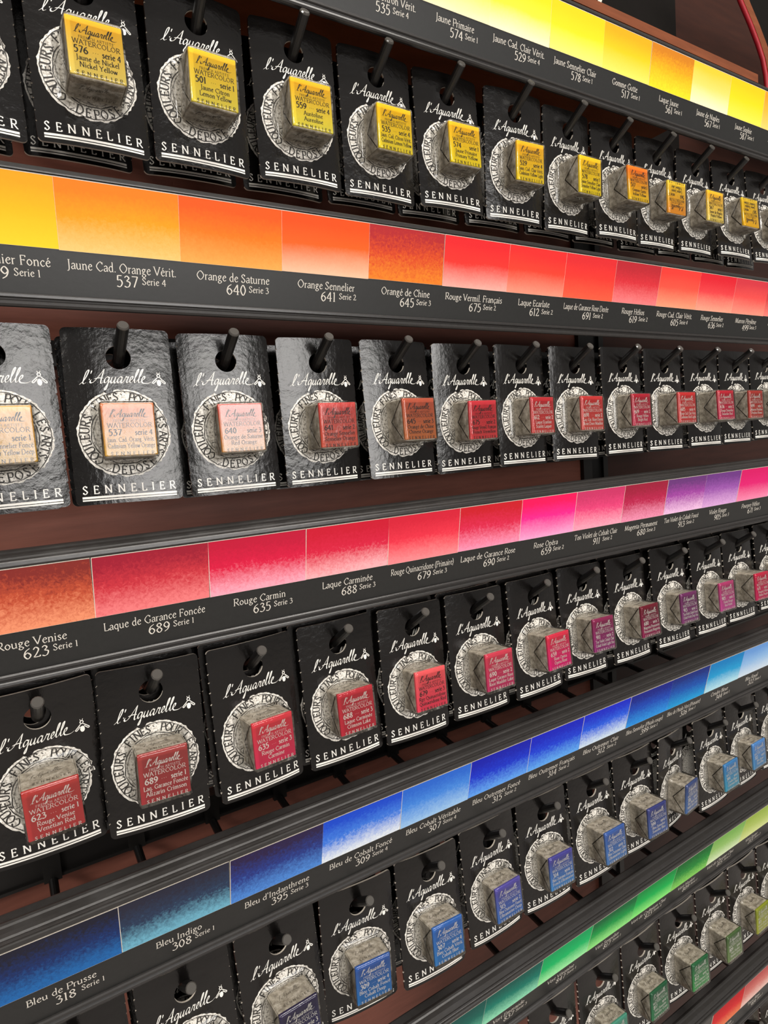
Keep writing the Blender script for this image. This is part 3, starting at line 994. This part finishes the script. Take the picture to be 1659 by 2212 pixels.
# row, index, x, y, z of the top centre, yaw, tilt, roll
POSES = [
    ('A', 0, -2.53, 0.41, 2.02, 0.0, 0.0, 0.0),
    ('A', 1, -1.525, 0.403, 2.03, 0.008, -0.028, 0.008),
    ('A', 2, -0.526, 0.367, 2.033, 0.021, 0.007, 0.026),
    ('A', 3, 0.48, 0.387, 2.034, -0.024, -0.021, 0.016),
    ('A', 4, 1.481, 0.397, 2.03, -0.004, 0.004, 0.014),
    ('A', 5, 2.473, 0.396, 2.037, -0.046, -0.036, 0.016),
    ('A', 6, 3.5, 0.312, 2.024, -0.061, 0.037, 0.012),
    ('A', 7, 4.508, 0.345, 2.019, 0.034, 0.044, -0.014),
    ('A', 8, 5.491, 0.381, 2.022, 0.001, -0.026, -0.002),
    ('A', 9, 6.491, 0.377, 2.014, 0.0, 0.013, -0.004),
    ('A', 10, 7.494, 0.388, 2.014, 0.005, -0.007, 0.003),
    ('A', 11, 8.492, 0.391, 2.016, -0.039, -0.078, 0.018),
    ('A', 12, 9.486, 0.398, 2.013, 0.008, -0.079, -0.01),
    ('B', 0, -2.546, 0.397, -1.082, 0.004, -0.009, -0.001),
    ('B', 1, -1.549, 0.404, -1.094, -0.076, -0.06, 0.019),
    ('B', 2, -0.542, 0.431, -1.109, -0.026, -0.026, 0.001),
    ('B', 3, 0.483, 0.434, -1.117, 0.011, 0.011, -0.002),
    ('B', 4, 1.489, 0.428, -1.115, 0.018, -0.045, 0.008),
    ('B', 5, 2.471, 0.394, -1.136, 0.017, 0.017, -0.004),
    ('B', 6, 3.472, 0.417, -1.125, 0.064, -0.02, 0.013),
    ('B', 7, 4.471, 0.392, -1.128, -0.015, -0.026, 0.023),
    ('B', 8, 5.479, 0.371, -1.116, 0.028, -0.032, 0.006),
    ('B', 9, 6.475, 0.362, -1.122, -0.009, -0.033, 0.017),
    ('B', 10, 7.483, 0.357, -1.119, -0.018, -0.057, 0.012),
    ('B', 11, 8.481, 0.36, -1.117, 0.007, -0.036, 0.014),
    ('B', 12, 9.475, 0.381, -1.097, 0.017, -0.038, 0.007),
    ('C', 0, -2.561, 0.347, -4.211, 0.011, 0.092, -0.024),
    ('C', 1, -1.607, 0.316, -4.206, -0.039, -0.02, 0.021),
    ('C', 2, -0.613, 0.3, -4.211, 0.074, -0.019, -0.005),
    ('C', 3, 0.387, 0.343, -4.211, 0.01, -0.052, -0.002),
    ('C', 4, 1.384, 0.321, -4.224, 0.032, -0.06, 0.031),
    ('C', 5, 2.375, 0.328, -4.233, -0.005, -0.051, 0.011),
    ('C', 6, 3.376, 0.336, -4.232, 0.059, -0.077, 0.015),
    ('C', 7, 4.371, 0.358, -4.228, 0.016, -0.079, 0.037),
    ('C', 8, 5.37, 0.351, -4.245, 0.043, -0.088, 0.027),
    ('C', 9, 6.373, 0.318, -4.238, 0.021, -0.085, 0.033),
    ('C', 10, 7.38, 0.294, -4.24, 0.019, -0.08, 0.024),
    ('C', 11, 8.37, 0.322, -4.245, 0.014, -0.072, 0.022),
    ('C', 12, 9.386, 0.32, -4.224, 0.01, -0.059, -0.001),
    ('D', 0, -2.599, 0.396, -7.323, 0.05, -0.044, -0.007),
    ('D', 1, -1.614, 0.335, -7.301, -0.024, -0.043, -0.028),
    ('D', 2, -0.618, 0.365, -7.323, 0.021, -0.044, -0.026),
    ('D', 3, 0.385, 0.367, -7.356, -0.078, 0.005, 0.013),
    ('D', 4, 1.383, 0.353, -7.358, -0.019, -0.064, 0.022),
    ('D', 5, 2.372, 0.359, -7.345, 0.011, -0.054, -0.012),
    ('D', 6, 3.375, 0.358, -7.348, -0.03, -0.055, 0.008),
    ('D', 7, 4.377, 0.362, -7.358, 0.009, -0.076, 0.011),
    ('D', 8, 5.376, 0.351, -7.366, -0.026, -0.044, -0.006),
    ('D', 9, 6.373, 0.332, -7.353, 0.186, 0.009, 0.076),
    ('D', 10, 7.382, 0.321, -7.345, 0.034, -0.057, 0.002),
    ('D', 11, 8.391, 0.345, -7.326, 0.033, -0.054, 0.01),
    ('D', 12, 9.408, 0.358, -7.297, 0.025, -0.057, -0.025),
    ('E', 0, 3.384, 0.35, -10.455, -0.02, -0.04, 0.012),
    ('E', 1, 4.384, 0.35, -10.445, 0.0, -0.04, 0.012),
    ('E', 2, 5.384, 0.35, -10.455, 0.02, -0.04, 0.012),
    ('E', 3, 6.384, 0.35, -10.445, -0.02, -0.04, 0.012),
    ('E', 4, 7.384, 0.35, -10.455, 0.0, -0.04, 0.012),
    ('E', 5, 8.384, 0.35, -10.445, 0.02, -0.04, 0.012),
    ('E', 6, 9.384, 0.35, -10.455, -0.02, -0.04, 0.012),
    ('F', 0, 8.384, 0.35, -13.56, 0.0, -0.04, 0.01),
    ('F', 1, 9.384, 0.35, -13.55, 0.0, -0.04, 0.01),
]

Y, OR = ((236, 178, 30), (240, 206, 60)), None
# number, series, two names, top and bottom colour of the wrapper, ink, word for the colour, upside down
PAN = {
 'A': [('576', '4', 'Jaune de Nickel', 'Nickel Yellow', (251, 194, 44), (255, 224, 106), 'k', 'yellow', 0)] * 1 + [
  ('576', '4', 'Jaune de Nickel', 'Nickel Yellow', (251, 196, 44), (255, 227, 110), 'k', 'yellow', 0),
  ('501', '1', 'Jaune Citron', 'Lemon Yellow', (253, 207, 44), (251, 229, 77), 'k', 'yellow', 0),
  ('559', '4', 'Auréoline', 'Aureoline', (255, 198, 33), (255, 238, 77), 'k', 'yellow', 0),
  ('535', '4', 'Jaun. Cad. Citron Vérit.', 'Cadmium Lemon Yellow', (255, 205, 22), (255, 229, 44), 'k', 'yellow', 0),
  ('574', '1', 'Jaune Primaire', 'Primary Yellow', (255, 200, 33), (255, 227, 33), 'k', 'yellow', 0),
  ('529', '4', 'Jaun. Cad. Clair Vérit.', 'Cadmium Yellow Light', (255, 194, 33), (255, 220, 33), 'k', 'yellow', 0),
  ('578', '1', 'Jaune Sennelier Clair', 'Sennelier Yellow Light', (255, 209, 33), (253, 224, 33), 'k', 'yellow', 0),
  ('517', '1', 'Gomme Gutte', 'Indian Yellow', (251, 132, 33), (255, 209, 33), 'k', 'orange yellow', 0),
  ('561', '1', 'Laque Jaune', 'Yellow Lake', (255, 216, 55), (244, 161, 44), 'k', 'yellow and orange', 1),
  ('567', '1', 'Jaune de Naples', 'Naples Yellow', (255, 198, 44), (255, 227, 110), 'k', 'pale yellow', 0),
  ('587', '1', 'Jaune Sophie', 'Sophie Yellow', (246, 205, 44), (255, 198, 22), 'k', 'yellow', 1),
  ('579', '1', 'Jaune Foncé', 'Yellow Deep', (244, 187, 44), (255, 198, 44), 'k', 'yellow', 0)],
 'B': [('579', '1', 'Jaune Sennelier Foncé', 'Sennelier Yellow Deep', (226, 160, 60), (206, 158, 40), 'k', 'golden', 0),
  ('537', '4', 'Jaun. Cad. Orang. Vérit.', 'Cadmium Yellow Orange', (206, 112, 48), (208, 156, 46), 'k', 'yellow orange', 0),
  ('640', '3', 'Orange de Saturne', 'Red Orange', (206, 84, 70), (204, 140, 70), 'k', 'red orange', 0),
  ('641', '2', 'Orange Sennelier', 'Sennelier Orange', (206, 66, 60), (204, 80, 56), 'k', 'orange red', 0),
  ('645', '3', 'Orangé de Chine', 'Chinese Orange', (190, 88, 62), (196, 112, 62), 'k', 'brownish orange', 0),
  ('675', '2', 'Rouge Vermil. Français', 'French Vermilion', (206, 56, 66), (212, 70, 72), 'k', 'pinkish red', 0),
  ('612', '2', 'Laque Ecarlate', 'Scarlet Laquer', (192, 50, 56), (204, 74, 70), 'w', 'scarlet', 0),
  ('691', '2', 'Laq. Gar. Rose Dorée', 'Rose Dore Madder', (196, 56, 56), (206, 82, 74), 'w', 'scarlet', 0),
  ('619', '2', 'Rouge Hélios', 'Bright Red', (176, 34, 52), (196, 54, 84), 'w', 'deep red', 0),
  ('605', '4', 'Rouge Cad. Clair Vérit.', 'Cadmium Red Light', (196, 50, 50), (204, 66, 64), 'w', 'red', 0),
  ('636', '2', 'Rouge Sennelier', 'Sennelier Red', (186, 34, 52), (200, 40, 80), 'w', 'red', 0),
  ('499', '3', 'Marron Pérylène', 'Perylene Brown', (166, 52, 44), (184, 62, 52), 'w', 'brownish red', 0),
  ('631', '1', 'Rouge de Mars', 'Mars Red', (170, 50, 44), (184, 62, 52), 'w', 'red', 0)],
 'C': [('623', '1', 'Rouge Venise', 'Venetian Red', (178, 48, 44), (186, 44, 46), 'w', 'brick red', 0),
  ('689', '1', 'Laq. Garance Foncée', 'Alizarin Crimson', (160, 56, 54), (164, 42, 48), 'w', 'dark crimson', 0),
  ('635', '3', 'Rouge Carmin', 'Carmine', (206, 50, 62), (214, 30, 82), 'w', 'carmine', 0),
  ('688', '3', 'Laque Carminée', 'Crimson Lake', (184, 38, 52), (192, 28, 52), 'w', 'crimson', 0),
  ('679', '3', 'Rge Quinacridone', 'Quinacridone Red', (238, 96, 100), (240, 64, 92), 'k', 'coral red', 0),
  ('690', '2', 'Laque Garance Rose', 'Rose Madder Lake', (206, 62, 84), (196, 46, 100), 'w', 'rose red', 0),
  ('659', '2', 'Rose Opéra', 'Opera Rose', (214, 50, 76), (224, 26, 120), 'w', 'hot pink', 0),
  ('911', '2', 'Ton Violet Cobalt Clair', 'Cobalt Violet Light Hue', (140, 40, 84), (152, 50, 120), 'w', 'purple', 0),
  ('680', '3', 'Magenta Permanent', 'Permanent Magenta', (112, 20, 40), (150, 34, 84), 'w', 'dark magenta', 0),
  ('913', '2', 'Ton Violet Cobalt Foncé', 'Cobalt Violet Deep Hue', (112, 44, 96), (136, 60, 120), 'w', 'dull violet', 0),
  ('905', '3', 'Violet Rouge', 'Red Violet', (178, 58, 110), (196, 78, 150), 'w', 'pinkish violet', 0),
  ('671', '3', 'Pourpre Hélios', 'Helios Purple', (194, 30, 66), (204, 36, 96), 'w', 'raspberry', 0),
  ('903', '3', 'Violet Bleu', 'Blue Violet', (110, 70, 140), (130, 90, 160), 'w', 'violet', 0)],
 'D': [('318', '1', 'Bleu de Prusse', 'Prussian Blue', (30, 60, 110), (30, 80, 130), 'w', 'blue', 0),
  ('308', '1', 'Bleu Indigo', 'Indigo', (40, 50, 84), (40, 60, 100), 'w', 'blue', 0),
  ('395', '3', "Bleu d'Indanthrène", 'Indanthrene Blue', (38, 30, 66), (40, 40, 90), 'w', 'dark indigo', 0),
  ('309', '4', 'Bleu Cobalt Foncé', 'Cobalt Deep', (44, 86, 160), (20, 110, 180), 'w', 'cobalt blue', 0),
  ('307', '4', 'Bleu Cobalt Vérit.', 'Cobalt Blue', (46, 100, 176), (40, 120, 188), 'w', 'bright blue', 0),
  ('315', '2', 'Bleu Outremer Foncé', 'Ultramarine Deep', (84, 76, 158), (60, 112, 186), 'w', 'violet blue', 0),
  ('314', '2', 'Bleu Outremer Français', 'French Ultramarine', (72, 68, 148), (66, 136, 200), 'w', 'violet to light blue', 0),
  ('312', '2', 'Bleu Outremer Clair', 'Ultramarine Light', (62, 96, 166), (74, 126, 190), 'w', 'mid blue', 0),
  ('399', '1', 'Bleu Sennelier', 'Sennelier Blue', (56, 62, 124), (72, 104, 170), 'w', 'slate blue', 0),
  ('326', '1', 'Bleu Phtalo Vert', 'Phthalo Blue Green', (60, 78, 130), (76, 116, 176), 'w', 'dusty blue', 0),
  ('344', '1', 'Cendre Bleue', 'Cinereous Blue', (62, 128, 186), (62, 160, 192), 'w', 'turquoise blue', 0),
  ('322', '1', 'Bleu Royal', 'Royal Blue', (84, 140, 204), (84, 150, 200), 'w', 'sky blue', 0),
  ('320', '1', 'Bleu Ciel', 'Sky Blue', (120, 170, 210), (120, 176, 210), 'w', 'pale blue', 0)],
 'E': [('837', '3', 'Vert Emeraude', 'Viridian', (20, 90, 70), (20, 110, 90), 'w', 'viridian', 0),
  ('847', '1', 'Vert Véronèse', 'Veronese Green', (76, 150, 128), (90, 170, 140), 'w', 'pale green', 0),
  ('817', '1', 'Vert Sennelier', 'Sennelier Green', (34, 92, 60), (50, 130, 84), 'w', 'dark green', 0),
  ('823', '4', 'Vert Cadmium Clair', 'Cadmium Green Light', (34, 100, 60), (70, 160, 88), 'w', 'mid green', 0),
  ('809', '1', 'Vert Hooker', 'Hooker Green', (72, 100, 56), (124, 148, 92), 'w', 'olive green', 0),
  ('815', '2', 'Vert de Chrome Clair', 'Chrome Green Light', (142, 150, 40), (176, 180, 60), 'w', 'yellow green', 0),
  ('213', '2', 'Vert Jaune', 'Yellow Green', (160, 170, 60), (176, 186, 80), 'w', 'light green', 0)],
}
PAN['F'] = [('919', '1', 'Terre Rose', 'Rose Earth', (180, 90, 80), (190, 110, 100), 'w', 'pinkish brown', 0), ('925', '1', 'Terre', 'Earth', (150, 90, 70), (160, 100, 84), 'w', 'brown', 0)]
ROWS = {'F': 'lowest row', 'A': 'top row', 'B': 'second row', 'C': 'third row', 'D': 'fourth row', 'E': 'fifth row'}
ORD = ['leftmost', 'second from left', 'third from left', 'fourth from left', 'fifth from left', 'sixth from left', 'seventh from left',
       'sixth from right', 'fifth from right', 'fourth from right', 'third from right', 'second from right', 'rightmost']
ORD_E = ['leftmost', 'second from left', 'third from left', 'fourth from left', 'third from right', 'second from right', 'rightmost']


def mark(r, i):
    """Words that single a card out within its row."""
    return '%s, %s' % ((['first below the lowest rail', 'last below the lowest rail'] if r == 'F' else ORD_E if r == 'E' else ORD)[i], ROWS[r])


def legible(r, i):
    return (r == 'A' and 1 <= i <= 8) or (r in 'BC' and 1 <= i <= 5 and i != 4) or (r == 'C' and i < 8) or (r == 'D' and 3 <= i <= 6)


def rot(yaw, pit, roll):
    return Matrix.Rotation(yaw, 3, 'Z') @ Matrix.Rotation(pit, 3, 'X') @ Matrix.Rotation(roll, 3, 'Y')


def front_of_card(root, seed):
    """Board with its print and seal, shared by front and back cards."""
    bd = link('card_board', BOARDS[seed % 5], root)
    link('script_lettering', ME_SCRIPT, bd)
    link('bee_emblem', ME_BEE, bd)
    link('brand_lettering', ME_BRAND, bd)
    link('double_rule', ME_RULE, bd)
    sl = link('seal', ME_SEAL, root)
    link('seal_lettering', ME_SEALTXT, sl)
    return bd


ARTICLE = lambda w: 'an' if w[0] in 'aeiou' else 'a'
for q, (r, i, x, y, z, yaw, pit, roll) in enumerate(POSES):
    num, ser, n1, n2, top, bot, ink, word, ups = PAN[r][i]
    mk = mark(r, i)
    root = empty('hanging_card', (x, y, z), rot(yaw, pit, roll))
    tag(root, 'black card with %s pan%s, %s' % (word, ' marked ' + num if legible(r, i) else '', mk), 'paint card', 'hanging paint cards, ' + ROWS[r])
    front_of_card(root, q)
    dk = (q * 7 + (i % 2)) % 3
    D = DEPTHS[dk]
    pm, fl, cr, bl, pr = PANS[dk]
    pan = link('paint_pan', pm, root)
    pan['label'] = 'grey foil wrapped pan'
    link('fold_flap', fl, pan)
    link('fold_crease', cr, pan)
    link('foil_lettering', pr, pan)
    w = link('paper_wrapper', wrapper(q, D, top, bot, ups), pan)
    w['label'] = word + ' paper wrapper'
    link('wrapper_lettering', wrap_text(D, num, ser, n1, n2, ink, ups), pan)
    b_ = link('clear_blister', bl, root)
    b_['label'] = 'clear plastic blister'
    # cards hanging further back on the same peg
    backs = {'A': [(-.07, .37, .015)], 'B': [(-.02, .36, -.02)], 'C': [(-.035, .12, .03), (-.03, .46, -.02)], 'D': [(.0, .36, -.03)], 'E': [], 'F': []}[r]
    for g, (dx, dy, dz) in enumerate(backs):
        jx, jz = rnd.uniform(-.025, .025), rnd.uniform(-.012, .012)
        yy = max(y, .36) + dy if r == 'A' else y + dy
        zz = {'A': 2.03}.get(r, z) + dz + jz
        bc = empty('hanging_card', (x + dx + jx, yy, zz), rot(yaw * .3 + rnd.uniform(-.03, .03), -.03, roll * .5 + rnd.uniform(-.01, .01)))
        what = 'directly behind the front one' if len(backs) == 1 or g == 0 else 'rearmost on its peg'
        tag(bc, 'black card hanging %s, %s' % (what, mk), 'paint card', 'cards hanging behind, ' + ROWS[r])
        front_of_card(bc, q + 2 + g)
    # the peg
    R3 = rot(yaw, pit, roll)
    hx = x + .012
    zp = z - .285
    pth = [(hx, WY - .31, z + .0), (hx, WY - .5, z - .03), (hx, y + .3, zp - .0), (hx, y + .16, zp - .004), (hx, y + .115, zp + .004), (hx, y + .08, zp + .018), (hx, y + .0, zp + .068), (hx + .005, y - .272, z - .04)]
    pg = empty('display_peg', (hx, WY - .3, z))
    tag(pg, 'black upturned peg carrying cards, ' + mk, 'peg', 'display pegs, ' + ROWS[r])
    loc = lambda P: [(a - hx, b - WY + .3, c - z) for a, b, c in P]
    link('shaft', mesh('shaft', *tube(loc(pth), .053, 14), M['plastic'], smooth=False), pg)
    e0 = pth[-1]
    link('end_cap', mesh('end_cap', *tube(loc([e0, (e0[0], e0[1] - .008, e0[2] + .0055), (e0[0], e0[1] - .018, e0[2] + .012)]), [.053, .052, .044], 14), M['cap']), pg)
    link('mounting_plate', mesh('mounting_plate', *box(-.1, .1, -.03, .036, .0, .38), M['black_metal']), pg)
